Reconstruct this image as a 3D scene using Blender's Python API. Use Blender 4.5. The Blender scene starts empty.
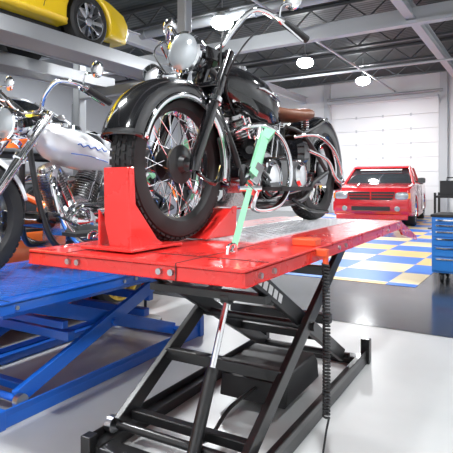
import bpy, math, random
from mathutils import Vector, Matrix
random.seed(3)
sc=bpy.context.scene
try:
    sc.view_settings.view_transform='Standard'
except Exception: pass
pi=math.pi
# ---------------------------------------------------------------- materials
MATS={}
def mat(name,col,metal=0.0,rough=0.5,coat=0.0,emis=None,es=0,bump=None,alpha=None,var=0):
    if name in MATS: return MATS[name]
    m=bpy.data.materials.new(name); m.use_nodes=True
    nt=m.node_tree; b=nt.nodes['Principled BSDF']
    b.inputs['Base Color'].default_value=(*col,1)
    b.inputs['Metallic'].default_value=metal
    b.inputs['Roughness'].default_value=rough
    if coat: b.inputs['Coat Weight'].default_value=coat; b.inputs['Coat Roughness'].default_value=0.05
    if emis: 
        b.inputs['Emission Color'].default_value=(*emis,1); b.inputs['Emission Strength'].default_value=es
    if var:
        tc=nt.nodes.new('ShaderNodeTexCoord'); n=nt.nodes.new('ShaderNodeTexNoise'); n.inputs['Scale'].default_value=6; n.inputs['Detail'].default_value=6
        nt.links.new(tc.outputs['Object'],n.inputs['Vector'])
        mp=nt.nodes.new('ShaderNodeMapRange'); mp.inputs['To Min'].default_value=max(0.02,rough-var); mp.inputs['To Max'].default_value=rough+var
        nt.links.new(n.outputs['Fac'],mp.inputs['Value']); nt.links.new(mp.outputs['Result'],b.inputs['Roughness'])
    if bump:
        kind,scale,st=bump
        tc=nt.nodes.new('ShaderNodeTexCoord')
        if kind=='noise':
            t=nt.nodes.new('ShaderNodeTexNoise'); t.inputs['Scale'].default_value=scale; out=t.outputs['Fac']
            nt.links.new(tc.outputs['Object'],t.inputs['Vector'])
        else:
            t=nt.nodes.new('ShaderNodeTexWave'); t.inputs['Scale'].default_value=scale; out=t.outputs['Fac']
            nt.links.new(tc.outputs['Object'],t.inputs['Vector'])
        bp=nt.nodes.new('ShaderNodeBump'); bp.inputs['Strength'].default_value=st; bp.inputs['Distance'].default_value=0.01
        nt.links.new(out,bp.inputs['Height']); nt.links.new(bp.outputs['Normal'],b.inputs['Normal'])
    MATS[name]=m; return m
RED=mat('red_paint',(0.68,0.022,0.018),0,0.28,0.6,var=0.06)
TRED=mat('truck_red',(0.55,0.012,0.02),0,0.2,0.8)
BLK=mat('black_gloss',(0.006,0.006,0.007),0,0.12,1.0)
BLKM=mat('black_frame_paint',(0.012,0.012,0.013),0,0.38,0.2,var=0.05)
RUB=mat('rubber',(0.014,0.014,0.015),0,0.7)
CHR=mat('chrome',(0.88,0.89,0.91),1,0.05)
ALU=mat('cast_aluminium',(0.5,0.5,0.51),1,0.26,bump=('noise',60,0.15))
STEEL=mat('brushed_steel',(0.5,0.51,0.53),1,0.3)
PLATE=mat('diamond_plate',(0.85,0.85,0.87),0.85,0.28)
BLUE=mat('blue_paint',(0.01,0.12,0.55),0,0.3,0.5,var=0.06)
BPLATE=mat('blue_diamond_plate',(0.02,0.14,0.52),0.2,0.25)
TAN=mat('brown_leather',(0.16,0.055,0.025),0,0.45,bump=('noise',80,0.2))
WHT=mat('white_paint',(0.8,0.82,0.85),0,0.2,0.7)
YEL=mat('yellow_paint',(0.9,0.62,0.02),0,0.2,0.8)
ORG=mat('orange_paint',(0.85,0.16,0.02),0,0.2,0.8)
SIL=mat('silver_paint',(0.6,0.62,0.64),0.4,0.25,0.8)
DKP=mat('charcoal_paint',(0.03,0.032,0.036),0.3,0.2,0.8)
GOLD=mat('gold_rim',(0.75,0.5,0.08),0.6,0.3)
GLS=mat('dark_glass',(0.03,0.035,0.04),0,0.05,1.0)
LENS=mat('lamp_lens',(0.42,0.45,0.47),0.6,0.12,1.0)
GREYB=mat('grey_steel_beam',(0.36,0.38,0.40),0.2,0.4)
LGREY=mat('light_grey_paint',(0.5,0.52,0.54),0.0,0.45)
WEB=mat('green_webbing',(0.22,0.52,0.32),0,0.7,bump=('noise',200,0.3))
TRIM=mat('black_plastic',(0.012,0.012,0.013),0,0.5)
TOOLB=mat('cabinet_blue',(0.02,0.2,0.62),0,0.3,0.5)
DEC=mat('white_decal',(0.8,0.8,0.8),0,0.4)
EMI=mat('lamp_glow',(1,1,1),0,0.5,emis=(0.95,0.98,1),es=90)
BRED=mat('tail_lens_red',(0.5,0.01,0.01),0,0.15,0.5)
# ---------------------------------------------------------------- geometry gens
def V(*a): return Vector(a if len(a)>1 else a[0])
def g_box(c,s,rot=None):
    c=V(c); hx,hy,hz=[q/2 for q in s]
    vs=[V(x,y,z) for x in(-hx,hx) for y in(-hy,hy) for z in(-hz,hz)]
    if rot: vs=[rot@v for v in vs]
    return [v+c for v in vs],[(0,1,3,2),(4,6,7,5),(0,4,5,1),(2,3,7,6),(0,2,6,4),(1,5,7,3)]
def g_b(a,b):
    return g_box([(a[i]+b[i])/2 for i in range(3)],[abs(b[i]-a[i]) for i in range(3)])
def g_bar(p1,p2,w,h,up=(0,0,1)):
    p1=V(p1);p2=V(p2);d=(p2-p1).normalized();s=d.cross(V(up)).normalized();u=s.cross(d)
    vs=[]
    for p in(p1,p2):
        for a,b in((-1,-1),(1,-1),(1,1),(-1,1)): vs.append(p+s*a*w/2+u*b*h/2)
    return vs,[(3,2,1,0),(4,5,6,7),(0,1,5,4),(1,2,6,5),(2,3,7,6),(3,0,4,7)]
def catmull(pts,n,closed=False):
    pts=[V(p) for p in pts]; out=[]; N=len(pts)
    for i in range(N if closed else N-1):
        if closed: p0,p1,p2,p3=[pts[(i+k)%N] for k in(-1,0,1,2)]
        else: p0=pts[max(i-1,0)];p1=pts[i];p2=pts[i+1];p3=pts[min(i+2,N-1)]
        for j in range(n):
            t=j/n
            out.append(0.5*((2*p1)+(p2-p0)*t+(2*p0-5*p1+4*p2-p3)*t*t+(3*p1-p0-3*p2+p3)*t**3))
    if not closed: out.append(pts[-1])
    return out
def g_tube(pts,r,seg=10,closed=False,sm=0):
    pts=[V(p) for p in pts]
    nr=len(pts)
    if sm: pts=catmull(pts,sm,closed)
    N=len(pts)
    rs=[r]*N if not isinstance(r,(list,tuple)) else [ (r[min(int(i/(N-1)*(nr-1)),nr-1)]*(1-((i/(N-1)*(nr-1))%1))+r[min(int(i/(N-1)*(nr-1))+1,nr-1)]*((i/(N-1)*(nr-1))%1)) for i in range(N)]
    vs=[];fs=[];nrm=None
    for i,p in enumerate(pts):
        if closed: t=(pts[(i+1)%N]-pts[i-1]).normalized()
        else: t=(pts[min(i+1,N-1)]-pts[max(i-1,0)]).normalized()
        if nrm is None:
            nrm=t.orthogonal().normalized()
        else:
            nrm=(nrm-t*nrm.dot(t)).normalized()
        b=t.cross(nrm)
        for k in range(seg):
            a=2*pi*k/seg; vs.append(p+(nrm*math.cos(a)+b*math.sin(a))*rs[i])
    for i in range(N if closed else N-1):
        j=(i+1)%N
        for k in range(seg):
            l=(k+1)%seg; fs.append((i*seg+k,i*seg+l,j*seg+l,j*seg+k))
    if not closed:
        fs.append(tuple(range(seg-1,-1,-1))); fs.append(tuple((N-1)*seg+k for k in range(seg)))
    return vs,fs
def g_lathe(prof,o,axis=(0,1,0),seg=40,closed=False,a0=0,a1=2*pi):
    o=V(o);ax=V(axis).normalized()
    e1=V(1,0,0) if abs(ax.x)<0.7 else V(0,0,1)
    e1=(e1-ax*e1.dot(ax)).normalized(); e2=e1.cross(ax)
    full=abs(a1-a0-2*pi)<1e-6
    n=len(prof);vs=[];fs=[];S=seg if full else seg+1
    for i in range(S):
        a=a0+(a1-a0)*i/seg; d=e1*math.cos(a)+e2*math.sin(a)
        for r,h in prof: vs.append(o+d*r+ax*h)
    for i in range(seg):
        j=(i+1)%S
        for k in range(n if closed else n-1):
            l=(k+1)%n; fs.append((i*n+k,i*n+l,j*n+l,j*n+k))
    return vs,fs
def g_disc(o,r,h,axis,seg=32,rb=0.0):
    p=[(0,-h/2),(r-rb,-h/2),(r,-h/2+rb),(r,h/2-rb),(r-rb,h/2),(0,h/2)] if rb else [(0,-h/2),(r,-h/2),(r,h/2),(0,h/2)]
    return g_lathe(p,o,axis,seg)
def g_sphere(o,r,sc=(1,1,1),seg=16):
    vs,fs=g_lathe([(math.sin(pi*i/seg)*1.0,-math.cos(pi*i/seg)) for i in range(seg+1)],(0,0,0),(0,0,1),seg*2)
    return [V(o)+V(v.x*r*sc[0],v.y*r*sc[1],v.z*r*sc[2]) for v in vs],fs
def inset(poly,d):
    N=len(poly);out=[]
    A=sum(poly[i][0]*poly[(i+1)%N][1]-poly[(i+1)%N][0]*poly[i][1] for i in range(N))
    sg=1 if A>0 else -1
    for i in range(N):
        p0=poly[i-1];p1=poly[i];p2=poly[(i+1)%N]
        d1=Vector((p1[0]-p0[0],p1[1]-p0[1]));d2=Vector((p2[0]-p1[0],p2[1]-p1[1]))
        if d1.length<1e-7 or d2.length<1e-7: out.append(p1);continue
        d1.normalize();d2.normalize()
        n=Vector((-(d1.y+d2.y),d1.x+d2.x))*sg
        if n.length<1e-6: out.append(p1);continue
        n.normalize(); c=max(0.5,n.dot(Vector((-d1.y,d1.x))*sg))
        out.append((p1[0]+n.x*d/c,p1[1]+n.y*d/c))
    return out
def g_prism(poly,y0,y1,r=0.0,steps=3,fn=None,plane='xz'):
    st=[]
    if r>0:
        st=[(y0+r*(1-math.cos(pi/2*i/steps)),r*(1-math.sin(pi/2*i/steps))) for i in range(steps+1)]
        st+= [(y0+y1-y,d) for y,d in reversed(st)]
    else: st=[(y0,0),(y1,0)]
    N=len(poly);vs=[];fs=[]
    for y,d in st:
        for p in (inset(poly,d) if d>0 else poly):
            if plane=='xz': vs.append(V(p[0],y,p[1]))
            elif plane=='yz': vs.append(V(y,p[0],p[1]))
            else: vs.append(V(p[0],p[1],y))
    for i in range(len(st)-1):
        for k in range(N):
            l=(k+1)%N; fs.append((i*N+k,i*N+l,(i+1)*N+l,(i+1)*N+k))
    fs.append(tuple(range(N-1,-1,-1))); fs.append(tuple((len(st)-1)*N+k for k in range(N)))
    if fn: vs=[fn(v) for v in vs]
    return vs,fs
def g_loft(st,N=20,e=2.4):
    vs=[];fs=[]
    for x,y,z,w,h in st:
        for k in range(N):
            a=2*pi*k/N;c=math.cos(a);s=math.sin(a)
            vs.append(V(x,y+w*math.copysign(abs(c)**(2/e),c),z+h*math.copysign(abs(s)**(2/e),s)))
    for i in range(len(st)-1):
        for k in range(N):
            l=(k+1)%N; fs.append((i*N+k,i*N+l,(i+1)*N+l,(i+1)*N+k))
    fs.append(tuple(range(N-1,-1,-1))); fs.append(tuple((len(st)-1)*N+k for k in range(N)))
    return vs,fs
import bmesh
def P(name,gs,m,parent=None,smooth=False,bevel=0,sub=0,xf=None):
    if isinstance(gs,tuple): gs=[gs]
    vs=[];fs=[]
    for v,f in gs:
        o=len(vs); vs+= [tuple(q) for q in v]; fs+=[tuple(i+o for i in q) for q in f]
    me=bpy.data.meshes.new(name); me.from_pydata(vs,[],fs); me.validate()
    bm=bmesh.new(); bm.from_mesh(me); bmesh.ops.remove_doubles(bm,verts=bm.verts,dist=1e-6); bmesh.ops.recalc_face_normals(bm,faces=bm.faces); bm.to_mesh(me); bm.free()
    ob=bpy.data.objects.new(name,me); sc.collection.objects.link(ob)
    me.materials.append(m)
    if parent: ob.parent=parent
    if smooth:
        for p in me.polygons: p.use_smooth=True
        try: me.set_sharp_from_angle(angle=math.radians(38))
        except Exception: pass
    if bevel:
        b=ob.modifiers.new('bevel','BEVEL'); b.width=bevel; b.segments=2; b.limit_method='ANGLE'; b.angle_limit=math.radians(40)
    return ob
def E(name,loc=(0,0,0),rz=0):
    e=bpy.data.objects.new(name,None); e.location=loc; e.rotation_euler=(0,0,rz); e.empty_display_size=0.2
    sc.collection.objects.link(e); return e
# ---------------------------------------------------------------- camera
cd=bpy.data.cameras.new('camera'); cam=bpy.data.objects.new('camera',cd); sc.collection.objects.link(cam)
cam.location=(0,0,1.1); cam.rotation_euler=(pi/2,0,0)
cd.sensor_width=36; cd.lens=500/453*36; cd.shift_y=-41.5/453; cd.clip_start=0.05
sc.camera=cam
# ---------------------------------------------------------------- room (rotated frame: x=s away, y=t left)
RA=math.radians(58)
def room(name,gs,m,**k):
    ob=P(name,gs,m,**k); ob.rotation_euler=(0,0,RA); return ob
def R2W(s,t,z=0):
    return (s*math.cos(RA)-t*math.sin(RA), s*math.sin(RA)+t*math.cos(RA), z)
CH=5.2
S0,S1,T0,T1=-3.6,19.3,-3.6,13
def floor_mat(name,c1,c2,rough,sc_=1.5):
    m=bpy.data.materials.new(name);m.use_nodes=True;nt=m.node_tree;b=nt.nodes['Principled BSDF']
    tc=nt.nodes.new('ShaderNodeTexCoord');n=nt.nodes.new('ShaderNodeTexNoise');n.inputs['Scale'].default_value=sc_;n.inputs['Detail'].default_value=8
    nt.links.new(tc.outputs['Object'],n.inputs['Vector'])
    r=nt.nodes.new('ShaderNodeValToRGB');r.color_ramp.elements[0].position=0.35;r.color_ramp.elements[1].position=0.65
    r.color_ramp.elements[0].color=(*c1,1);r.color_ramp.elements[1].color=(*c2,1)
    nt.links.new(n.outputs['Fac'],r.inputs['Fac']);nt.links.new(r.outputs['Color'],b.inputs['Base Color'])
    mp=nt.nodes.new('ShaderNodeMapRange');mp.inputs['To Min'].default_value=rough*0.7;mp.inputs['To Max'].default_value=rough*1.4
    nt.links.new(n.outputs['Fac'],mp.inputs['Value']);nt.links.new(mp.outputs['Result'],b.inputs['Roughness'])
    return m
FL=floor_mat('epoxy_floor_light',(0.42,0.43,0.43),(0.50,0.51,0.51),0.33)
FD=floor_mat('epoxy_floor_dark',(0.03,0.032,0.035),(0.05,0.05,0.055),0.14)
def tile_mat():
    m=bpy.data.materials.new('garage_tiles');m.use_nodes=True;nt=m.node_tree;b=nt.nodes['Principled BSDF']
    L=nt.links.new
    tc=nt.nodes.new('ShaderNodeTexCoord');sx=nt.nodes.new('ShaderNodeSeparateXYZ');L(tc.outputs['Object'],sx.inputs[0])
    def M(op,a,bv=None):
        n=nt.nodes.new('ShaderNodeMath');n.operation=op
        for i,q in enumerate([a,bv]):
            if q is None: continue
            if isinstance(q,(int,float)): n.inputs[i].default_value=q
            else: L(q,n.inputs[i])
        return n.outputs[0]
    T=0.72
    ix=M('FLOOR',M('DIVIDE',sx.outputs[0],T)); iy=M('FLOOR',M('DIVIDE',sx.outputs[1],T))
    par=M('MODULO',M('ADD',M('ADD',ix,iy),100),2)
    rowp=M('LESS_THAN',M('MODULO',M('ADD',M('SUBTRACT',ix,iy),100.0),4),1.5)
    mx=nt.nodes.new('ShaderNodeMix');mx.data_type='RGBA';L(rowp,mx.inputs[0])
    mx.inputs[6].default_value=(0.82,0.66,0.38,1);mx.inputs[7].default_value=(0.85,0.53,0.18,1)
    m2=nt.nodes.new('ShaderNodeMix');m2.data_type='RGBA';L(par,m2.inputs[0])
    L(mx.outputs[2],m2.inputs[7]);m2.inputs[6].default_value=(0.01,0.17,0.68,1)
    L(m2.outputs[2],b.inputs['Base Color']);b.inputs['Roughness'].default_value=0.38
    return m
FT=tile_mat()
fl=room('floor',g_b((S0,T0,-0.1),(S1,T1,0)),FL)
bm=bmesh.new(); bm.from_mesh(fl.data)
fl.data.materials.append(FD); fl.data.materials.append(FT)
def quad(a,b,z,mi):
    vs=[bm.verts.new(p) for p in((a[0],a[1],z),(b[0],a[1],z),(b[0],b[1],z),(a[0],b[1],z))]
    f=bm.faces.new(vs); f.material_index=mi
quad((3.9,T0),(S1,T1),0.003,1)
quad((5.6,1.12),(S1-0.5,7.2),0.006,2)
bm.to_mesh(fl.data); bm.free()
WALL=mat('wall_white',(0.72,0.73,0.74),0,0.6)
DOORM=mat('overhead_door_white',(0.78,0.79,0.8),0,0.45)
room('wall_back',[g_b((S1,T0,0),(S1+0.2,3.0,CH)),g_b((S1,7.1,0),(S1+0.2,T1,CH)),g_b((S1,3.0,4.25),(S1+0.2,7.1,CH))],WALL)
room('wall_left',g_b((S0,T1,0),(S1,T1+0.2,CH)),mat('wall_grey',(0.22,0.23,0.25),0,0.6))
room('wall_right',g_b((S0,T0-0.2,0),(S1,T0,CH)),WALL)
room('wall_front',g_b((S0-0.2,T0,0),(S0,T1,CH)),WALL)
d=E('door_1',R2W(S1,3.0,0),RA)
n=8; DW=4.1
P('panels',[g_b((0.03,0,i*4.25/n+0.004),(0.09,DW,(i+1)*4.25/n-0.004)) for i in range(n)],DOORM,d,bevel=0.006)
P('backing',g_b((0.09,0,0),(0.15,DW,4.25)),LGREY,d)
P('hinges',[g_b((0.01,k*DW/4-.03,i*4.25/n-.05),(0.03,k*DW/4+.03,i*4.25/n+.05)) for k in range(1,4) for i in range(1,n)],LGREY,d)
P('tracks',[g_tube([(-0.06,t,0),(-0.06,t,3.9),(-0.2,t,4.2),(-.5,t,4.3)],0.03,8) for t in(0.02,DW-.02)],LGREY,d)
P('torsion_spring',g_tube([(-0.15,-.1,4.5),(-0.15,DW+.1,4.5)],0.05,10),GREYB,d)
room('trim_1',[g_b((S1-0.12,7.1,0),(S1,7.35,CH)),g_b((S1-0.12,2.75,0),(S1,3.0,CH)),g_b((S1-0.1,2.75,4.3),(S1,7.35,4.42))],LGREY)
room('baseboard_left',g_b((S0,T1-0.03,0),(S1,T1,0.15)),TRIM)
CEIL=mat('ceiling_deck',(0.035,0.042,0.042),0.1,0.6,bump=('wave',2.2,0.8))
room('ceiling',g_b((S0,T0,CH),(S1,T1,CH+0.1)),CEIL)
gs=[]
for s in [2.5,4.6,6.7,8.8,10.9,13.0,15.1,17.2]:
    gs.append(g_b((s-0.05,T0,4.72),(s+0.05,T1,4.78))); gs.append(g_b((s-0.05,T0,5.12),(s+0.05,T1,5.19)))
    t=T0;k=0
    while t<T1-0.5:
        a=(s,t,4.76 if k%2 else 5.14); b=(s,t+0.45,5.14 if k%2 else 4.76); gs.append(g_bar(a,b,0.03,0.03,(1,0,0))); t+=0.45;k+=1
room('ceiling_joists',gs,mat('joist_grey',(0.09,0.095,0.10),0.3,0.5))
room('ceiling_girders',[g_b((S0,t-0.09,4.45),(S1,t+0.09,4.5)) for t in(2.2,8.2)]+[g_b((S0,t-0.015,4.5),(S1,t+0.015,4.72)) for t in(2.2,8.2)]+
   [g_b((S0,t-0.09,4.70),(S1,t+0.09,4.73)) for t in(2.2,8.2)]+[g_b((10.5,T0,4.35),(10.7,T1,4.42)),g_b((10.58,T0,4.42),(10.62,T1,4.7))],LGREY)
room('ceiling_pipes',[g_tube([(S0,1.2,4.4),(S1,1.2,4.4)],0.05),g_tube([(S0,0.9,4.45),(S1,0.9,4.45)],0.03),g_tube([(S0,4.6,4.62),(S1,4.6,4.62)],0.03),
   g_tube([(13.8,T0,4.3),(13.8,T1,4.3)],0.035)],LGREY,smooth=True)
room('ceiling_duct',[g_tube([(9.2,T0,4.75),(9.2,T1,4.75)],0.12,16)]+[g_tube([(9.2,t,4.75),(9.2,t+.03,4.75)],0.135,16) for t in range(-3,13)],GREYB,smooth=True)
def fixture(loc,power):
    e=E('high_bay_light',loc)
    P('housing',g_lathe([(0,0.20),(0.05,0.20),(0.06,0.12),(0.17,0.08),(0.19,0.06),(0.18,0.05)],(0,0,0),(0,0,1),28),LGREY,e,smooth=True)
    P('lamp',g_lathe([(0.18,0.06),(0.22,0.0),(0.22,-0.06),(0.17,-0.12),(0.09,-0.155),(0,-0.165)],(0,0,0),(0,0,1),28),EMI,e,smooth=True)
    P('rod',g_tube([(0,0,0.19),(0,0,CH-loc[2])],0.012,8),GREYB,e)
    l=bpy.data.lights.new('lamp_light','AREA');l.shape='DISK';l.size=0.36;l.energy=power;l.color=(0.96,0.985,1.0)
    lo=bpy.data.objects.new('lamp_light',l);sc.collection.objects.link(lo);lo.parent=e;lo.location=(0,0,-0.19)
    return e
for x,y in((-0.09,10.4),(2.17,13.8),(4.42,16.2)): fixture((x,y,4.5),200)
for s,t in((1.0,0.3),(1.5,4.4),(-1.8,2.0),(6,-1.5),(12,-1.0),(9.5,10.6),(16,10),(3.0,10.5)):  # extra off-view fixtures, added to spread fill light through the room
    x,y,_=R2W(s,t); fixture((x,y,4.5),170)
# ---------------------------------------------------------------- wheels
def moto_wheel(e,pre,c,R=0.33,w=0.062,spoke=True,rimc=CHR):
    x,y,z=c
    pr=[(R-.10,-w*.55),(R-.085,-w*.9),(R-.05,-w),(R-.022,-w*.9),(R-.008,-w*.62),(R-.002,-w*.3),(R,0),(R-.002,w*.3),(R-.008,w*.62),(R-.022,w*.9),(R-.05,w),(R-.085,w*.9),(R-.10,w*.55)]
    P(pre+'_tyre',g_lathe(pr,c,seg=64,closed=True),RUB,e,smooth=True)
    tb=[]
    n=60
    for i in range(n):
        a=2*pi*i/n
        for yy,rr in((-w*.72,R-.012),(-w*.36,R-.002),(0,R+.001),(w*.36,R-.002),(w*.72,R-.012)):
            aa=a+(0.5*2*pi/n if abs(yy)<w*.4 and yy!=0 else 0)
            rot=Matrix.Rotation(-aa,3,'Y')
            tb.append(g_box(V(x,y,z)+V(math.cos(aa)*rr,yy,math.sin(aa)*rr),(0.008,w*.26,0.024),rot))
    P(pre+'_tread',tb,RUB,e)
    rr=R-.092
    P(pre+'_rim',g_lathe([(rr-.012,-w*.3),(rr-.004,-w*.62),(rr+.012,-w*.66),(rr+.012,-w*.5),(rr-.0,-w*.4),(rr-.006,0),(rr,w*.4),(rr+.012,w*.5),(rr+.012,w*.66),(rr-.004,w*.62),(rr-.012,w*.3),(rr-.02,0)],c,seg=64,closed=True),rimc,e,smooth=True)
    P(pre+'_hub',[g_lathe([(0,-.075),(.03,-.075),(.032,-.05),(.075,-.045),(.078,-.03),(.035,-.025),(.035,.025),(.078,.03),(.085,.05),(.04,.06),(.03,.08),(0,.08)],c,seg=32)],BLKM,e,smooth=True)
    sp=[]
    N=40 if spoke else 0
    for i in range(N):
        a=2*pi*i/N; sd=1 if i%2 else -1; da=0.5 if (i//2)%2 else -0.5
        sp.append(g_tube([(x+math.cos(a+da)*.07,y+sd*.035,z+math.sin(a+da)*.07),(x+math.cos(a)*(rr-.01),y+sd*.008,z+math.sin(a)*(rr-.01))],.0018,5))
    if sp: P(pre+'_spokes',sp,CHR,e)
def arc_shell(c,a0,a1,prof,n=40,th=None):
    x,y,z=c;vs=[];fs=[];m=len(prof)
    for i in range(n+1):
        a=a0+(a1-a0)*i/n
        for r,h in prof: vs.append(V(x+math.cos(a)*r,y+h,z+math.sin(a)*r))
    for i in range(n):
        for k in range(m-1): fs.append((i*m+k,i*m+k+1,(i+1)*m+k+1,(i+1)*m+k))
    return vs,fs
def solid(ob,t):
    s=ob.modifiers.new('solid','SOLIDIFY'); s.thickness=t; s.offset=0
def fender(e,pre,c,a0,a1,R,w,drop,m,trim=None,tw=.018):
    pf=[(R-drop,-w),(R-.04,-w),(R-.018,-w*.93),(R-.005,-w*.7),(R,-w*.35),(R+.002,0),(R,w*.35),(R-.005,w*.7),(R-.018,w*.93),(R-.04,w),(R-drop,w)]
    o=P(pre+'_fender',arc_shell(c,a0,a1,pf),m,e,smooth=True); solid(o,.004)
    if trim:
        o=P(pre+'_fender_trim',[arc_shell(c,a0+.03,a1-.03,[(R-drop-.004,s*(w+.003)),(R-drop+tw*.7,s*(w+.006)),(R-drop+tw,s*(w+.003))]) for s in(-1,1)],trim,e,smooth=True); solid(o,.004)
def moto(name,loc,rz,style='vintage'):
    e=E(name,loc,rz)
    vint= style=='vintage'
    WB=1.58 if vint else 1.62
    paint=BLK if vint else WHT
    wz=.333
    moto_wheel(e,'front',(0,0,wz),w=.066); moto_wheel(e,'rear',(-WB,0,wz),w=.066)
    hd=V(-.27,0,.84) if vint else V(-.42,0,.88)
    if vint:
        fender(e,'front',(0,0,wz),math.radians(16),math.radians(196),.372,.092,.092,BLK,CHR,.024)
        fender(e,'rear',(-WB,0,wz),math.radians(-4),math.radians(200),.385,.105,.19,BLK,CHR,.014)
        P('fender_lamp',g_loft([(-.06,0,.713,.006,.006),(-.03,0,.718,.018,.016),(.02,0,.718,.022,.018),(.06,0,.71,.006,.006)]),CHR,e,smooth=True)
        o=P('fender_skirt_tail',arc_shell((0,0,wz),math.radians(150),math.radians(196),[(.25,.092),(.30,.094)]),BLK,e,smooth=True); solid(o,.004)
    else:
        fender(e,'front',(0,0,wz),math.radians(50),math.radians(165),.36,.07,.03,WHT)
        fender(e,'rear',(-WB,0,wz),math.radians(20),math.radians(190),.37,.09,.07,WHT)
    fl=[];fu=[];cl=[]
    for s in(-1,1):
        y=s*.118
        ax=V(0,y,wz); top=V(hd.x,y,hd.z)
        mid=ax.lerp(top,.55)
        fl.append(g_tube([ax-V(0,0,.03),ax.lerp(top,.05),mid],[.022,.027,.027],12))
        fu.append(g_tube([mid,top+ (top-ax)*.06],.021 if not vint else .025,12))
        cl.append(g_tube([ax.lerp(top,.56),ax.lerp(top,.60)],.036,12))
    P('fork_lowers',fl,BLK if vint else CHR,e,smooth=True)
    P('fork_uppers',fu,BLK if vint else CHR,e,smooth=True)
    P('fork_collars',cl,CHR,e,smooth=True)
    axd=(hd-V(0,0,wz)).normalized()
    P('triple_clamps',[g_bar(hd+V(0,-.13,0),hd+V(0,.13,0),.07,.03,axd),g_bar(hd-axd*.17+V(0,-.13,0),hd-axd*.17+V(0,.13,0),.07,.03,axd),g_tube([hd-axd*.2,hd+axd*.03],.03,12)],BLK if vint else CHR,e,bevel=.006)
    P('axle',g_tube([(0,-.13,wz),(0,.13,wz)],.012,10),CHR,e)
    if vint:
        P('brake_arm',g_tube([(-.02,.12,.30),(-.14,.13,.25),(-.2,.13,.33)],.010,8,sm=4),BLK,e,smooth=True)
        P('control_cables',[g_tube([(-.30,.10,.95),(-.16,.16,.92),(-.14,.14,.6),(-.05,.11,.38)],.004,6,sm=8),g_tube([(-.36,.3,1.02),(-.20,.24,.86),(-.25,.12,.72),(-.45,.05,.6)],.004,6,sm=8),g_tube([(-.36,-.3,1.02),(-.14,-.22,.88),(-.22,-.12,.7)],.004,6,sm=8)],TRIM,e,smooth=True)
    hc=hd+V(.17,0,.005) if vint else hd+V(.17,0,-.04)
    P('headlight_bucket',g_lathe([(0,-.13),(.035,-.12),(.07,-.08),(.086,-.03),(.09,.0),(.094,.005),(.094,.02),(.084,.026)],hc,(1,0,0),36),CHR,e,smooth=True)
    P('headlight_lens',g_lathe([(.084,.024),(.06,.036),(.03,.042),(0,.044)],hc,(1,0,0),36),LENS,e,smooth=True)
    P('headlight_bracket',[g_bar(hd+V(0,s*.1,0),hc+V(-.03,s*.095,0),.012,.05) for s in(-1,1)],BLK,e)
    if vint:
        P('driving_lamp',[g_lathe([(0,-.07),(.03,-.06),(.045,-.02),(.05,.01),(.046,.02)],(-.07,-.17,.76),(1,0,0),24),g_lathe([(.046,.018),(.02,.026),(0,.028)],(-.07,-.17,.76),(1,0,0),24),g_tube([(-.1,-.17,.75),(-.2,-.1,.74)],.009,8)],CHR,e,smooth=True)
        P('horn',[g_lathe([(0,0),(.02,0),(.022,.03),(.05,.06),(.052,.065)],(-.46,.13,.42),(1,.6,0),24)],BLK,e,smooth=True)
    if vint: hb=[(-.27,0,.89),(-.25,.09,.89),(-.26,.17,.98),(-.30,.25,1.055),(-.386,.33,1.02),(-.535,.40,.955)]
    else: hb=[(-.42,0,.92),(-.40,.09,.93),(-.37,.16,1.00),(-.38,.26,1.07),(-.48,.34,1.05),(-.64,.38,.98)]
    def mir(p): return (p[0],-p[1],p[2])
    full=[mir(p) for p in reversed(hb[1:])]+hb
    P('handlebar',g_tube(full,.0125,12,sm=8),CHR,e,smooth=True)
    g1=V(hb[-2]).lerp(V(hb[-1]),.15);g2=V(hb[-1])+ (V(hb[-1])-V(hb[-2]))*.05
    P('grips',[g_tube([g1,g2],.019,14),g_tube([mir(g1),mir(g2)],.019,14)],RUB,e,smooth=True)
    lv=[]
    for f in(lambda p:tuple(p),mir):
        a=V(g1)+V(.02,0,-.01); b=V(g2)+V(.05,.0,-.02)
        lv.append(g_tube([f(a),f(a+V(.05,.01,0)),f(b)],[.009,.006,.006],8,sm=4))
    P('levers',lv,CHR,e,smooth=True)
    mz=V(hb[-2])+V(-.06,.04,.10)
    ms=[]
    for f in(lambda p:tuple(p),mir):
        ms.append(g_tube([f(V(hb[-2])),f(V(hb[-2])+V(.01,.02,.06)),f(mz+V(0.01,0,-.02))],.005,8,sm=4))
        ms.append(g_lathe([(0,-.012),(.03,-.012),(.046,0),(.046,.006),(0,.006)],f(mz),(-1,0,.1),24))
    P('mirrors',ms,CHR,e,smooth=True)
    ox=-.02 if vint else -.12
    oz=-.03 if vint else -.01
    kz=1.12 if vint else 1.0
    P('fuel_tank',g_loft([(-.33+ox,0,.80+oz,.02,.03),(-.35+ox,0,.79+oz,.07,.065*kz),(-.42+ox,0,.77+oz,.12,.10*kz),(-.52+ox,0,.75+oz,.148,.118*kz),(-.64+ox,0,.73+oz,.152,.12*kz),(-.76+ox,0,.70+oz,.132,.105*kz),(-.88+ox,0,.675+oz,.09,.075*kz),(-.97+ox,0,.66+oz,.05,.045),(-1.0+ox,0,.655+oz,.02,.02)],24,2.3),paint,e,smooth=True)
    P('tank_console',[g_lathe([(0,.02),(.045,.015),(.055,-.01)],(-.60+ox,0,.867+oz),(0,0,1),24),g_lathe([(0,.02),(.025,.015),(.028,-.01)],(-.48+ox,.06,.868+oz),(0,0,1),20)],CHR,e,smooth=True)
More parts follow.
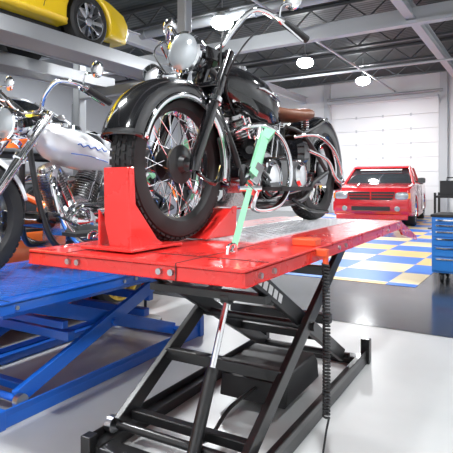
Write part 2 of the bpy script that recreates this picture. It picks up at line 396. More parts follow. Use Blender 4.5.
    if vint: P('tank_badge',g_loft([(-.50+ox,.146,.74,.004,.003),(-.55+ox,.151,.745,.004,.010),(-.68+ox,.15,.73,.004,.009),(-.78+ox,.132,.71,.004,.003)]),CHR,e,smooth=True)
    else:
        sw=[(-.50+ox-i*.02, .151+.003*math.sin(i*pi/12), .755+oz+.009*math.sin(i*2.1)-i*.002) for i in range(13)]
        P('tank_lettering',g_tube(sw,.0035,6,sm=4),BLUE,e)
        P('tank_stripe',g_tube([(-.46+ox,.138,.70+oz),(-.60+ox,.150,.69+oz),(-.78+ox,.125,.66+oz)],.003,6,sm=4),BLUE,e)
    if vint:
        P('seat',[g_loft([(-.90,0,.69,.03,.015),(-.95,0,.685,.07,.028),(-1.05,0,.68,.10,.035),(-1.16,0,.68,.145,.042),(-1.26,0,.695,.155,.045),(-1.33,0,.71,.12,.035),(-1.36,0,.715,.06,.02)],24,2.6)],TAN,e,smooth=True)
        cc=[]
        for s in(-1,1):
            cc.append(g_tube([V(-1.25+math.cos(k/8*2*pi)*.025,s*.09+math.sin(k/8*2*pi)*.025,.55+k/64*.12) for k in range(65)],.005,6))
        P('seat_springs',cc,CHR,e,smooth=True)
    else:
        P('seat',[g_loft([(-.98,0,.70,.06,.02),(-1.08,0,.67,.12,.05),(-1.25,0,.68,.15,.055),(-1.4,0,.74,.12,.05),(-1.6,0,.77,.1,.04),(-1.75,0,.76,.06,.02)],24,2.6)],TRIM,e,smooth=True)
    fr=[g_tube([hd-axd*.02,(-.62,0,.68),(-1.0,0,.60),(-1.12,0,.50)],.02,10,sm=5)]
    for s in(-1,1):
        fr.append(g_tube([hd-axd*.12+V(-.02,s*.02,0),(-.40,s*.07,.42),(-.46,s*.12,.18),(-.60,s*.13,.14),(-1.1,s*.13,.15),(-1.3,s*.12,.25),(-WB,s*.115,wz)],.017,10,sm=6))
        fr.append(g_tube([(-1.05,s*.05,.60),(-1.2,s*.11,.55),(-WB,s*.115,wz)],.014,10,sm=5))
        fr.append(g_tube([(-1.15,s*.11,.56),(-1.35,s*.12,.62),(-WB,s*.115,.70)],.010,8,sm=5))
    fr.append(g_tube([(-1.1,0,.6),(-1.1,0,.16)],.018,10))
    P('frame',fr,BLKM,e,smooth=True)
    P('crankcase',[g_disc((-.70,0,.285),.155,.20,(0,1,0),36,.02),g_box((-.70,0,.18),(.26,.2,.10)),g_loft([(-.86,0,.30,.09,.11),(-.95,0,.31,.10,.12),(-1.08,0,.31,.09,.11)],16,4)],ALU,e,smooth=True)
    fins=[];hds=[];rods=[]
    for bx,tx in((-.63,-.52),(-.77,-.89)):
        b=V(bx,0,.38);t=V(tx,0,.60);dd=(t-b).normalized();L=(t-b).length
        pr=[]
        nf=9
        for k in range(nf):
            h=k*L*.62/nf
            pr+= [(.056,h),(.085,h+.001),(.085,h+.006),(.056,h+.007)]
        fins.append(g_lathe([(0,-.02)]+pr,b,dd,28))
        pr=[]
        for k in range(6):
            h=L*.62+k*L*.38/6
            pr+=[(.07,h),(.095-.004*k,h+.001),(.095-.004*k,h+.007),(.07,h+.008)]
        pr+=[(.06,L*1.0),(.055,L*1.08),(.0,L*1.12)]
        hds.append(g_lathe(pr,b,dd,28))
        for s in(-.05,.05): rods.append(g_tube([b+V(0.0,.07,-.02)+V(s*.6,0.03,0),t+V(s*.6,.07,.0)],.008,8))
    P('cylinders',fins,BLKM if vint else ALU,e,smooth=True)
    P('cylinder_heads',hds,ALU,e,smooth=True)
    P('pushrod_tubes',rods,CHR,e,smooth=True)
    P('intake_manifold',g_tube([(-.60,-.02,.54),(-.70,-.08,.53),(-.82,-.02,.54)],.022,10,sm=5),ALU,e,smooth=True)
    P('air_cleaner',g_disc((-.70,-.15,.54),.085,.06,(0,1,0),32,.015),CHR,e,smooth=True)
    def stadium(x1,z1,r1,x2,z2,r2,n=14):
        pts=[]
        d=Vector((x2-x1,z2-z1));th=math.atan2(d.y,d.x)
        for i in range(n+1):
            a=th+pi/2+pi*i/n; pts.append((x1+math.cos(a)*r1,z1+math.sin(a)*r1))
        for i in range(n+1):
            a=th-pi/2+pi*i/n; pts.append((x2+math.cos(a)*r2,z2+math.sin(a)*r2))
        return pts
    P('primary_cover',g_prism(stadium(-.66,.28,.115,-1.02,.30,.10),.10,.165,.02),CHR if not vint else BLK,e,smooth=True)
    P('primary_cover_domes',[g_lathe([(.085,0),(.075,.015),(.03,.028),(0,.03)],(-.66,.165,.28),(0,1,0),28),g_lathe([(.075,0),(.06,.015),(0,.022)],(-1.02,.165,.30),(0,1,0),28)],CHR,e,smooth=True)
    P('generator',[g_tube([(-.45,-.08,.30),(-.45,.10,.30)],.05,20)],BLK,e,smooth=True)
    P('oil_tank',g_loft([(-1.12,0,.44,.10,.09),(-1.16,0,.45,.13,.11),(-1.26,0,.46,.12,.10),(-1.29,0,.46,.08,.07)],18,3),BLK,e,smooth=True)
    P('exhaust_pipes',[g_tube([(-.50,-.06,.56),(-.40,-.13,.50),(-.44,-.17,.25),(-.62,-.19,.13),(-1.0,-.19,.12),(-1.3,-.19,.14),(-1.75,-.2,.17)],[.02,.02,.02,.02,.024,.04,.036],14,sm=8),
        g_tube([(-.95,-.06,.56),(-1.02,-.15,.48),(-1.05,-.18,.3),(-1.1,-.19,.14)],.02,14,sm=6)],CHR,e,smooth=True)
    if not vint:
        P('drag_pipes',[g_tube([(-.52,.06,.58),(-.45,.14,.48),(-.52,.19,.24),(-.75,.21,.14),(-1.7,.21,.18)],.023,14,sm=8),g_tube([(-.93,.06,.58),(-.95,.15,.46),(-1.02,.2,.26),(-1.2,.21,.22),(-1.72,.21,.25)],.023,14,sm=8)],CHR,e,smooth=True)
    P('footboards',[g_prism([(-.48,.17),(-.44,.32),(-.50,.33),(-.80,.33),(-.84,.31),(-.84,.17)],.215,.235,plane='xy'),g_prism([(-.48,-.17),(-.44,-.32),(-.50,-.33),(-.80,-.33),(-.84,-.31),(-.84,-.17)],.215,.235,plane='xy')],RUB,e)
    P('shift_lever',[g_tube([(-.62,.17,.26),(-.50,.2,.30),(-.40,.21,.34)],.008,8,sm=4),g_tube([(-.40,.2,.34),(-.40,.26,.34)],.012,8)],CHR,e,smooth=True)
    if vint:
        gd=[]
        for s in(-1,1):
            gd.append(g_tube([(-.40,s*.05,.50),(-.42,s*.14,.53),(-.50,s*.19,.54),(-.66,s*.2,.50),(-.77,s*.20,.40),(-.79,s*.20,.28),(-.73,s*.19,.17),(-.60,s*.18,.12),(-.48,s*.14,.13),(-.42,s*.2,.25),(-.40,s*.2,.40),(-.46,s*.19,.52)],.015,12,sm=8))
        P('engine_guard',gd,CHR,e,smooth=True)
        rg=[]
        for s in(-1,1):
            rg.append(g_tube([(-1.0,s*.13,.53),(-1.08,s*.24,.54),(-1.30,s*.26,.47),(-1.46,s*.26,.33),(-1.44,s*.26,.27),(-1.36,s*.25,.30),(-1.25,s*.24,.40),(-1.05,s*.2,.45)],.012,12,sm=8))
        P('rear_guard',rg,CHR,e,smooth=True)
    P('kickstand',g_tube([(-.95,.14,.16),(-1.02,.22,.10),(-1.2,.26,.08)],.012,8,sm=4),BLK,e,smooth=True)
    P('tail_lamp',g_lathe([(0,.03),(.03,.025),(.04,0),(.035,-.04)],(-WB-.38 if vint else -WB-.36,0,.50),(-1,0,0.1),20),BRED,e,smooth=True)
    P('drive_chain',[g_tube([(-1.06,.085,.37),(-WB,.085,wz+.085)],.008,6),g_tube([(-1.06,.085,.25),(-WB,.085,wz-.085)],.008,6),g_disc((-WB,.085,wz),.09,.01,(0,1,0),28)],STEEL,e)
    return e
# ---------------------------------------------------------------- scissor lift
TA=math.radians(60)
P0=V(.054,1.47,0)
def T2W(u,v,z=0): 
    return (P0.x+u*math.cos(TA)-v*math.sin(TA),P0.y+u*math.sin(TA)+v*math.cos(TA),z)
def lift(name,loc,L,W,H,paint,armm,plate,v0,v1,ramp=True,decal=True,bw=.055):
    e=E(name,loc,TA)
    P('deck',g_b((0,0,H-.012),(L,W,H)),paint,e,bevel=.004)
    ap=.055
    P('deck_apron',[g_b((0,0,H-ap),(L,.012,H-.012)),g_b((0,W-.012,H-ap),(L,W,H-.012)),g_b((0,0,H-ap),(.012,W,H-.012)),g_b((L-.012,0,H-ap),(L,W,H-.012))]+[g_b((u,0.02,H-ap),(u+.04,W-.02,H-.012)) for u in(.5,1.1,1.7)],paint,e,bevel=.003)
    P('deck_seams',[g_b((.16,.0,H),(.166,W,H+.0015)),g_b((.0,W*.26,H),(.60,W*.26+.004,H+.0015)),g_b((0,W*.78,H),(.60,W*.78+.004,H+.0015)),g_b((-.001,W*.26,H-ap),(0,W*.26+.004,H))],TRIM,e)
    P('deck_bolts',[g_disc((-.004,v,H-.03),.011,.012,(1,0,0),8) for v in(W*.28,W*.33,W*.72,W*.77)]+[g_disc((u,-.004,H-.032),.010,.010,(0,1,0),8) for u in(.1,.2,.9,1.0,1.9)],STEEL,e)
    a,b=(.62,L-.12); c,dd=((W*.30,W*.72) if decal else (W*.08,W*.92))
    if not decal: a=.05
    P('tread_plate',g_b((a,c,H),(b,dd,H+.003)),plate,e)
    tb=[];i=0;u=a+.025
    while u<b-.02:
        v=c+.02;j=0
        while v<dd-.015:
            s=1 if (i+j)%2 else -1
            tb.append(g_bar((u-.012,v-.012*s,H+.0035),(u+.012,v+.012*s,H+.0035),.006,.004)); v+=.034;j+=1
        u+=.034;i+=1
    P('tread_pattern',tb,plate,e)
    if ramp:
        P('ramp',g_prism([(L,H),(L+.68,H-.17),(L+.68,H-.19),(L,H-.03)],.02,W-.02),paint,e)
        P('ramp_sides',[g_prism([(L,H),(L+.68,H-.17),(L+.68,H-.20),(L+.1,H-.11),(L,H-.06)],a,a+.015) for a in(.01,W-.025)],paint,e)
    zt=H-.08;zb=.09
    ar=[];pins=[]
    for s,off in((v0,0),(v1,0)):
        sg=1 if s==v0 else -1
        ar.append(g_bar((.30,s,zb),(1.50,s,zt),bw*1.3,.03,(0,1,0)))
        ar.append(g_bar((.40,s+sg*.045,zt),(1.62,s+sg*.045,zb),bw*1.3,.03,(0,1,0)))
        pins+= [g_tube([(.955,s-.03,(zt+zb)/2),(.955,s+.08*sg,(zt+zb)/2)],.022,14)]
    P('scissor_arms',ar,armm,e,bevel=.004)
    P('cross_members',[g_b((.36,v0,zb-.0),(.40,v1,zb+.04)),g_b((.62,v0,zb+.18),(.67,v1,zb+.23)),g_b((1.25,v0,zb+.40*(zt-zb)),(1.30,v1,zb+.40*(zt-zb)+.05)),g_b((.62,v0+.04,zt-.18),(.66,v1-.04,zt-.14)),
        g_b((1.28,v0+.04,zb+.17),(1.32,v1-.04,zb+.21)),g_b((1.30,v0,zt-.16),(1.34,v1,zt-.11))],armm,e,bevel=.004)
    P('pivot_tubes',[g_tube([(.955,v0,(zt+zb)/2),(.955,v1,(zt+zb)/2)],.02,14),g_tube([(.40,v0,zt),(.40,v1,zt)],.018,12),g_tube([(1.50,v0,zt),(1.50,v1,zt)],.018,12),g_tube([(.30,v0,zb),(.30,v1,zb)],.018,12),g_tube([(1.62,v0,zb),(1.62,v1,zb)],.018,12)]+pins,armm,e,smooth=True)
    P('rollers',[g_disc((.30,s,zb-.005),.035,.03,(0,1,0),20) for s in(v0-.035,v1+.035)]+[g_disc((1.50,s,zt),.03,.03,(0,1,0),20) for s in(v0-.035,v1+.035)],STEEL,e,smooth=True)
    P('base_frame',[g_b((.18,v0-.06,0),(1.82,v0-.0,.05)),g_b((.18,v1,0),(1.82,v1+.06,.05)),g_b((.18,v0,0),(.26,v1,.045)),g_b((1.74,v0,0),(1.82,v1,.045)),g_b((.18,v0-.06,.05),(1.82,v0-.052,.085)),g_b((.18,v1+.052,.05),(1.82,v1+.06,.085)),
        g_b((1.79,v0-.075,0),(1.84,v0-.02,.15)),g_b((1.79,v1+.02,0),(1.84,v1+.075,.15)),g_b((.15,v0-.07,0),(.2,v0-.02,.09)),g_b((.15,v1+.02,0),(.2,v1+.07,.09))],armm,e,bevel=.004)
    P('deck_rails',[g_b((.2,s-.025,H-.10),(1.8,s+.025,H-.056)) for s in(v0-.02,v1+.02)],armm,e)
    if decal:
        A=V(.40,v0+.045-.0155,zt);B=V(1.62,v0+.045-.0155,zb);C=V(.40,v1-.045-.0155,zt);D=V(1.62,v1-.045-.0155,zb)
        P('arm_decals',[g_bar(A.lerp(B,k),A.lerp(B,k+.028),.036,.001,(0,1,0)) for k in(.06,.10,.14,.18,.22)]+
          [g_bar(C.lerp(D,k),C.lerp(D,k+.035),.036,.001,(0,1,0)) for k in(.03,.08,.13)],DEC,e)
    return e
W=.95;H=.85
rl=lift('red_motorcycle_lift_table',(P0.x,P0.y,0),2.35,W,H,RED,BLKM,PLATE,.16,.76)
P('ram_rod',g_tube([(.52,.36,.617),(.40,.358,.37)],.014,14),CHR,rl,smooth=True)
P('ram_body',g_tube([(.40,.358,.37),(.257,.355,.09)],.026,16),BLKM,rl,smooth=True)
P('ram_knuckle',[g_disc((.52,.36,.63),.028,.04,(0,1,0),20),g_box((.52,.46,.64),(.05,.58,.03))],BLKM,rl)
P('hydraulic_box',g_prism([(.86,.05),(.88,.15),(.95,.20),(1.25,.20),(1.30,.15),(1.32,.05)],.24,.60,.01),TRIM,rl)
P('hydraulic_hose',g_tube([(.30,.36,.12),(.45,.40,.06),(.65,.42,.10),(.86,.40,.12)],.009,8,sm=6),TRIM,rl,smooth=True)
hp=[]
N=46*8
for k in range(N):
    a=k/8*2*pi; z=.79-.62*k/N
    hp.append(V(.62+math.cos(a)*.013+.012*math.sin(z*4),-.035+math.sin(a)*.013,z))
hp+= [V(.63,-.035,.12),V(.60,-.03,.03),V(.52,.02,.012),V(.35,.0,.012)]
P('coiled_air_hose',g_tube(hp,.0045,6),TRIM,rl,smooth=True)
P('hose_fitting',[g_tube([(.62,-.035,.84),(.62,-.035,.78)],.012,10),g_box((.66,.06,H+.015),(.07,.10,.03)),g_box((.62,-.02,.83),(.03,.05,.03))],mat('orange_valve',(.7,.08,.02),0,.4),rl,bevel=.004)
bl=lift('blue_motorcycle_lift_table',T2W(-.05,1.22),2.3,.95,.59,BLUE,BLUE,BPLATE,.14,.80,ramp=False,decal=False,bw=.06)
# ---------------------------------------------------------------- bikes
B1=V(-.238,2.19,.856)
a1=math.atan2(-.848,-.530)
m1=moto('vintage_motorcycle',B1,a1,'vintage')
x,y,_=T2W(.22,1.72); m2=moto('cruiser_motorcycle',(x,y,.596),TA+pi,'cruiser')
wv=E('wheel_chock',(B1.x,B1.y,.857),a1)
P('base_plate',g_b((.10,-.13,0),(.40,.13,.010)),RED,wv,bevel=.003)
P('front_stop',[g_prism([(-.02,.0),(.085,.0),(.075,.16),(.07,.31),(-.055,.31),(-.05,.10)],.342,.354,plane='yz')],RED,wv,bevel=.003)
P('side_jaw_left',[g_prism([(.354,0),(.354,.31),(.335,.31),(.325,.17),(.20,.03),(.14,0)],.073,.085)],RED,wv,bevel=.003)
P('side_jaw_right',[g_prism([(.354,0),(.354,.15),(.33,.12),(.18,.03),(.18,0)],-.085,-.075)],RED,wv,bevel=.003)
P('rear_wedge',[g_prism([(-.12,0),(-.33,0),(-.36,.12),(-.33,.13)],-.09,.10),g_prism([(-.10,0),(-.36,0),(-.37,.14),(-.34,.14)],.10,.11)],RED,wv,bevel=.003)
def strap(name,p1,p2,base,rz):
    e=E(name,base,rz)
    p1=V(p1);p2=V(p2); c=p2.lerp(p1,.55)
    d=(p1-p2).normalized()
    P('webbing_wide',g_bar(c,p1,.055,.005,(0.5,.8,.2)),WEB,e)
    P('webbing_loop',[g_bar(c+V(.05,.03,.02),p1+V(.03,.02,-.02),.04,.004,(0.5,.8,.2)),g_bar(p1+V(.03,.01,-.03),p1+V(-.06,0,.02),.05,.03,(0,.4,1))],WEB,e)
    P('ratchet',[g_bar(c-d*.08,c+d*.06,.058,.026,(.5,.8,.2)),g_tube([c-d*.07+V(.04,-.03,0),c-d*.07-V(.04,-.03,0)],.013,10),g_bar(c-d*.02+V(.02,.02,0),c+d*.11+V(.05,.05,.0),.04,.008,(.5,.8,.2))],CHR,e)
    P('webbing_lower',g_bar(p2+d*.05,c-d*.07,.024,.004,(0.5,.8,.2)),WEB,e)
    P('hook',[g_tube([p2+d*.06,p2+d*.02+V(.012,0,0),p2+V(0,0,.01),p2+d*.015-V(.015,0,0)],.005,8,sm=4),g_tube([p2+V(-.03,0,.005),p2+V(-.02,0,.035),p2+V(.02,0,.035),p2+V(.03,0,.005)],.006,8,sm=4)],CHR,e,smooth=True)
strap('tie_down_strap',(-.46,.215,.50),(.22,.44,0.002),(B1.x,B1.y,.85),a1)
strap('tie_down_strap',(-.46,-.215,.50),(.12,-.36,0.002),(B1.x,B1.y,.85),a1)
# ---------------------------------------------------------------- car wheels / cars
def car_wheel(e,pre,c,R,w,rim,side,ns=10):
    x,y,z=c; h=w/2; rr=R*.72
    P(pre+'_tyre',g_lathe([(rr,-h*.9),(rr+.03,-h),(R-.03,-h),(R,-h*.75),(R,h*.75),(R-.03,h),(rr+.03,h),(rr,h*.9)],c,seg=48,closed=True),RUB,e,smooth=True)
    P(pre+'_rim',g_lathe([(rr+.005,side*h*.98),(rr-.012,side*h*.98),(rr-.02,side*h*.7),(rr-.03,-side*h*.8),(rr,-side*h*.9)],c,seg=48),rim,e,smooth=True)
    P(pre+'_brake',g_disc((x,y-side*h*.1,z),rr*.75,.02,(0,1,0),32),STEEL,e)
    sp=[]
    for i in range(ns):
        a=2*pi*i/ns
        d=V(math.cos(a),0,math.sin(a))
        sp.append(g_bar(V(x,y+side*h*.62,z)+d*.03,V(x,y+side*h*.8,z)+d*(rr-.008),.07*5/ns+.012,.02,(0,1,0)))
    sp.append(g_disc((x,y+side*h*.66,z),.06,.04,(0,1,0),20,.008))
    P(pre+'_spokes',sp,rim,e,bevel=.004)
def arch(cx,r,zb,n=14):
    a0=math.asin(max(-1,min(1,(zb-.32)/r)))
    return [(cx+math.cos(a0+(pi-2*a0)*i/n)*r,.32+math.sin(a0+(pi-2*a0)*i/n)*r) for i in range(n+1)]
def sports_car(name,loc,rz,paint,rim,W=1.8,zb=.2,wheels=(0,1,2,3)):
    e=E(name,loc,rz); hw=W/2
    poly=[(2.12,zb+.02),(2.2,.36),(2.18,.50),(2.05,.62),(1.7,.70),(1.2,.77),(.75,.84),(0,.86),(-.9,.88),(-1.6,.88),(-2.05,.85),(-2.18,.72),(-2.2,.45),(-2.12,.25)]
    bottom=[(-1.3-.37,zb)]+list(reversed(arch(-1.3,.37,zb)))+[(-.92,zb),(.92,zb)]+list(reversed(arch(1.3,.37,zb)))+[(1.3+.40,zb)]
    poly=poly+bottom[1:-1]+[(1.75,zb)]
    def fn(v):
        t=max(0,abs(v.x)-1.4)/.8
        k=1-.16*t*t
        if v.z>.55: k*=1-.12*((v.z-.55)/.35)
        return V(v.x,v.y*k,v.z)
    P('body',g_prism(poly,-hw,hw,.06,4,fn),paint,e,smooth=True)
    P('underbody',g_b((-1.9,-hw+.25,.16),(1.9,hw-.25,.4)),TRIM,e)
    cab=[(.80,.83),(.15,1.17),(-.1,1.22),(-.75,1.21),(-1.2,1.08),(-1.75,.87)]
    def fc(v):
        k=1-.28*max(0,(v.z-.83))/.39
        return V(v.x,v.y*k,v.z)
    P('glasshouse',g_prism(cab,-hw*.86,hw*.86,.03,3,fc),GLS,e,smooth=True)
    P('roof',g_prism([(.14,1.175),(-.1,1.232),(-.75,1.222),(-1.1,1.12),(-1.1,1.10),(-.75,1.19),(-.1,1.19),(.12,1.15)],-hw*.645,hw*.645,.01,2),paint,e,smooth=True)
    pil=[]
    for s in(-1,1):
        pil.append(g_tube([(.80,s*hw*.86,.84),(.12,s*hw*.65,1.18)],.028,8)); pil.append(g_tube([(-.55,s*hw*.88,.84),(-.6,s*hw*.63,1.2)],.03,8)); pil.append(g_tube([(-1.75,s*hw*.84,.87),(-1.0,s*hw*.67,1.15)],.045,8))
    P('pillars',pil,paint,e,smooth=True)
    P('door_lines',[g_tube([(.55,s*hw*.999,.3),(.62,s*hw*.999,.55)],.005,6) for s in(-1,1)]+[g_tube([(-.6,s*hw*.999,.3),(-.62,s*hw*.999,.55)],.005,6) for s in(-1,1)],TRIM,e)
    P('side_mirrors',[g_sphere((.5,s*(hw*.98),.92),.08,(1,1,.7),8) for s in(-1,1)],paint,e,smooth=True)
    P('headlamps',[g_sphere((1.98,s*hw*.62,.60),.09,(1.2,1.4,.6),8) for s in(-1,1)],LENS,e,smooth=True)
    P('tail_lamps',[g_disc((-2.185,s*hw*q,.66),.07,.03,(1,0,0),20) for s in(-1,1) for q in(.48,.68)],BRED,e,smooth=True)
    P('bumper_vents',[g_box((2.17,0,.34),(.06,.9,.12)),g_box((-2.17,0,.33),(.06,1.0,.12))],TRIM,e)
    for i,(cx,s) in enumerate(((1.3,1),(1.3,-1),(-1.3,1),(-1.3,-1))):
        car_wheel(e,'wheel_%d'%(i+1),(cx,s*(hw-.11),.32),.32,.22,rim,s)
        P('wheel_well_%d'%(i+1),g_lathe([(0,-.1),(.365,-.1),(.365,.1)],(cx,s*(hw-.30),.32),(0,s,0),28),TRIM,e)
    return e
def four_post(name,s0,s1,t0,t1,z,ph):
    e=E(name,(0,0,0),RA)
    P('runways',[g_b((s0,t0+.15,z-.14),(s1,t0+.68,z)),g_b((s0,t1-.68,z-.14),(s1,t1-.15,z))],GREYB,e,bevel=.01)
    P('runway_flanges',[g_b((s0,a,z-.16),(s1,a+.03,z+.03)) for a in(t0+.13,t0+.67,t1-.70,t1-.16)],STEEL,e,bevel=.004)
    P('crossbeams',[g_b((s,t0-.02,z-.30),(s+.16,t1+.02,z-.14)) for s in(s0+.05,s1-.21)],GREYB,e,bevel=.01)
    P('posts',[g_b((s-.09,t-.09,0),(s+.09,t+.09,ph)) for s in(s0+.13,s1-.13) for t in(t0-.1,t1+.1)],GREYB,e,bevel=.02)
    P('post_feet',[g_b((s-.18,t-.16,0.006),(s+.18,t+.16,.03)) for s in(s0+.13,s1-.13) for t in(t0-.1,t1+.1)],GREYB,e)
    return e
four_post('car_storage_lift',1.0,6.75,5.05,7.35,3.03,4.4)
x,y,_=R2W(3.56,6.24); q=sports_car('yellow_sports_car',(x,y,3.03),RA,YEL,CHR); q.scale=(1.04,1.04,1.12)
four_post('car_storage_lift',3.6,9.0,7.75,10.0,1.5,3.2)
x,y,_=R2W(6.12,8.85); sports_car('silver_sports_car',(x,y,1.5),RA,SIL,STEEL)
x,y,_=R2W(5.6,6.2); sports_car('black_sports_car',(x,y,.006),RA,DKP,STEEL)
ux,uy=math.cos(TA),math.sin(TA)
wx,wy=-1.00,4.45
cx=wx-ux*1.3-uy*.80; cy=wy-uy*1.3+ux*.80
sports_car('orange_sports_car',(cx,cy,.004),TA,ORG,GOLD,zb=.11)
# ---------------------------------------------------------------- pickup truck
ta=math.atan2(-.906,-.423)
tr=E('pickup_truck',(3.72,12.9,.007),ta); tr.scale=(1.04,1.06,1.02)
hw=.98
def archT(cx,r=.43,zc=.38,zb=.28,n=16):
    a0=math.asin((zb-zc)/r)
    return [(cx+math.cos(pi-a0-(pi-2*a0)*i/n)*r,zc+math.sin(pi-a0-(pi-2*a0)*i/n)*r) for i in range(n+1)]
body=[(-.06,.30),(0,.42),(.0,.62),(-.03,.90),(-.10,1.0),(-.5,1.06),(-1.35,1.12),(-2.95,1.13),(-5.15,1.13),(-5.2,1.08),(-5.2,.5),(-5.1,.35)]+[(-4.6,.28)]+archT(-4.05)+[(-3.5,.28),(-1.4,.28)]+archT(-.92)+[(-.40,.28)]
def ft(v):
    k=1-.07*max(0,(v.z-.75)/.4)
    if v.x>-.5: k*=1-.10*((v.x+.5)/.5)**2
    return V(v.x,v.y*k,v.z)
P('body',g_prism(body,-hw,hw,.05,4,ft),TRED,tr,smooth=True)
def fc(v):
    k=1-.2*max(0,(v.z-1.1))/.55
    return V(v.x,v.y*k,v.z)
P('cab_glass',g_prism([(-1.30,1.10),(-1.95,1.57),(-2.75,1.57),(-2.95,1.10)],-.88,.88,.02,2,fc),GLS,tr,smooth=True)
P('cab_roof',g_prism([(-1.85,1.55),(-1.98,1.61),(-2.3,1.64),(-2.72,1.62),(-2.84,1.54)],-.74,.74,.03,3),TRED,tr,smooth=True)
pl=[]
for s in(-1,1):
    pl+=[g_tube([(-1.28,s*.885,1.09),(-1.93,s*.725,1.57)],.035,8),g_tube([(-2.93,s*.885,1.09),(-2.80,s*.725,1.57)],.05,8),g_tube([(-2.3,s*.89,1.1),(-2.35,s*.725,1.58)],.02,8)]
P('cab_pillars',pl,TRED,tr,smooth=True)
P('windshield_banner',g_bar((-1.835,-.55,1.505),(-1.835,.55,1.505),.005,.05,(-.6,0,.45)),DEC,tr)
P('hood_scoop_lines',[g_tube([(-.12,s*.35,1.005),(-.6,s*.42,1.075),(-1.3,s*.5,1.12)],.012,8,sm=4) for s in(-1,1)],TRED,tr,smooth=True)
P('grille',g_prism([(-.50,.70),(.50,.70),(.56,.90),(-.56,.90)],-.02,.012,plane='yz'),TRIM,tr)
P('grille_bars',[g_b((-.0,-.53,z),(.025,.53,z+.018)) for z in(.76,.83)]+[g_b((0,-.015,.70),(.028,.015,.90))],TRED,tr)
P('headlamps',[g_loft([(-.10,s*.72,.80,.16,.10),(-.02,s*.72,.80,.16,.10),(.01,s*.70,.80,.14,.085),(.02,s*.70,.80,.1,.05)],20,3) for s in(-1,1)],LENS,tr,smooth=True)
P('turn_signals',[g_box((-.06,s*.88,.80),(.10,.06,.14)) for s in(-1,1)],mat('amber_lens',(.8,.25,.03),0,.2),tr)
P('bumper',g_prism([(.0,.38),(.07,.42),(.09,.52),(.06,.64),(.0,.66)],-.93,.93,.02,2,lambda v:V(v.x-.12*(v.y/.93)**2,v.y,v.z)),TRED,tr,smooth=True)
P('bumper_intake',[g_box((.055,0,.48),(.06,.9,.10))],TRIM,tr)
P('fog_lamps',[g_disc((.055,s*.62,.48),.065,.05,(1,0,0),20,.01) for s in(-1,1)],LENS,tr,smooth=True)
P('air_dam',g_b((-.25,-.85,.20),(-.02,.85,.34)),TRED,tr,bevel=.02)
P('side_mirrors',[g_loft([(-1.50,s*1.06,1.20,.09,.07),(-1.56,s*1.06,1.20,.10,.08),(-1.60,s*1.06,1.20,.09,.075)],16,4) for s in(-1,1)]+[g_bar((-1.52,s*.88,1.15),(-1.54,s*1.0,1.18),.03,.03) for s in(-1,1)],BLK,tr,smooth=True)
P('bed_rail_caps',[g_b((-5.15,s*.90-.04,1.13),(-3.05,s*.90+.04,1.15)) for s in(-1,1)],TRIM,tr)
P('running_boards',[g_b((-3.4,s*.92-.06,.22),(-1.5,s*.92+.06,.30)) for s in(-1,1)],TRED,tr,bevel=.01)
P('door_seams',[g_tube([(x,s*.985,.35),(x,s*.98,.8),(x,s*.955,1.1)],.006,6) for x in(-1.45,-2.85) for s in(-1,1)],TRIM,tr)
for i,(cx,s) in enumerate(((-.92,1),(-.92,-1),(-4.05,1),(-4.05,-1))):
    car_wheel(tr,'wheel_%d'%(i+1),(cx,s*.84,.38),.38,.26,CHR,s,5)
    P('wheel_well_%d'%(i+1),g_lathe([(0,-.1),(.425,-.1),(.425,.1)],(cx,s*.62,.38),(0,s,0),28),TRIM,tr)
# ---------------------------------------------------------------- tool cabinet
tc=E('tool_cabinet',R2W(5.96,1.02,.003),RA)
P('carcass',g_b((0,-1.3,.12),(.55,0,.74)),TOOLB,tc,bevel=.01)
P('top',g_b((-.01,-1.31,.74),(.56,.01,.77)),TRIM,tc,bevel=.005)
dr=[];hd=[]
zz=[.14,.30,.42,.52,.60,.67,.73]
for i in range(6):
    for a,b in((-.63,-.02),(-1.28,-.67)):
        dr.append(g_b((-.018,a,zz[i]+.006),(0,b,zz[i+1]-.006))); hd.append(g_b((-.035,a+.03,zz[i+1]-.03),(-.016,b-.03,zz[i+1]-.014)))
P('drawers',dr,TOOLB,tc,bevel=.003); P('drawer_handles',hd,CHR,tc)
P('casters',[g_disc((x,y,.055),.055,.035,(0,1,0),20,.008) for x in(.08,.47) for y in(-.1,-1.2)]+[g_box((x,y,.11),(.07,.06,.03)) for x in(.08,.47) for y in(-.1,-1.2)],TRIM,tc)
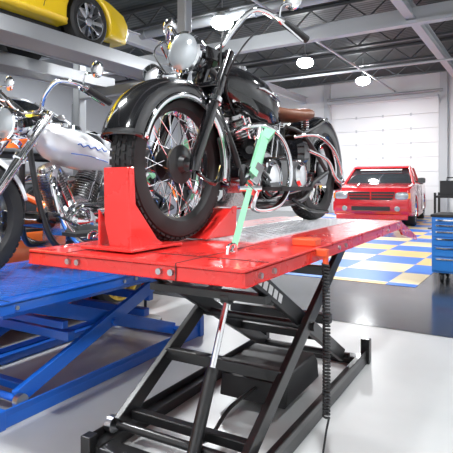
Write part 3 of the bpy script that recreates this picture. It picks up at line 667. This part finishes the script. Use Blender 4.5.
P('side_handle',g_tube([(.1,.0,.6),(.1,.05,.6),(.45,.05,.6),(.45,0,.6)],.01,8),CHR,tc)
ct=E('rolling_tool_cart',(4.45,9.6,.003),RA)
P('shelves',[g_b((-.25,-.4,z),(.25,.4,z+.04)) for z in(.15,.5,.85)],TRIM,ct,bevel=.005)
P('legs',[g_b((x-.02,y-.02,.08),(x+.02,y+.02,.95)) for x in(-.23,.23) for y in(-.38,.38)],TRIM,ct)
P('casters',[g_disc((x,y,.04),.04,.03,(0,1,0),16) for x in(-.23,.23) for y in(-.38,.38)],RUB,ct)
P('battery_charger',[g_b((-.18,-.3,.89),(.18,.3,1.18)),g_tube([(0,-.2,1.18),(0,-.2,1.24),(0,.2,1.24),(0,.2,1.18)],.012,8)],TRIM,ct,bevel=.01)
st=E('stanchion_post',(-.66,4.07,.004))
P('base',g_lathe([(0,.03),(.03,.03),(.10,.02),(.13,.012),(.135,0),(0,0)],(0,0,0),(0,0,1),28),TRIM,st,smooth=True)
P('pole',[g_tube([(0,0,.02),(0,0,.55)],.012,10),g_sphere((0,0,.565),.022,(1,1,1),8)],TRIM,st,smooth=True)
sh=E('storage_shelving',R2W(11.5,11.9,.003),RA)
P('uprights',[g_b((x,y,0),(x+.05,y+.05,2.4)) for x in(-2.5,0,2.5) for y in(0,.6)],GREYB,sh)
P('shelf_boards',[g_b((-2.5,0,z),(2.55,.65,z+.04)) for z in(.3,.9,1.5,2.1)],LGREY,sh)
bx=[[],[],[]]
for z in(.34,.94,1.54,2.14):
    x=-2.4
    while x<2.2:
        w=random.uniform(.25,.6);h=random.uniform(.2,.45);bx[random.randrange(3)].append(g_b((x,.08,z),(x+w,.55,z+h)));x+=w+.06
for i,m in enumerate((TRIM,mat('box_card',(.45,.33,.2),0,.7),TOOLB)): P('storage_bins_%d'%(i+1),bx[i],m,sh,bevel=.01)
# world
w=bpy.data.worlds.new('world');sc.world=w;w.use_nodes=True
w.node_tree.nodes['Background'].inputs[0].default_value=(.8,.85,.9,1);w.node_tree.nodes['Background'].inputs[1].default_value=.3
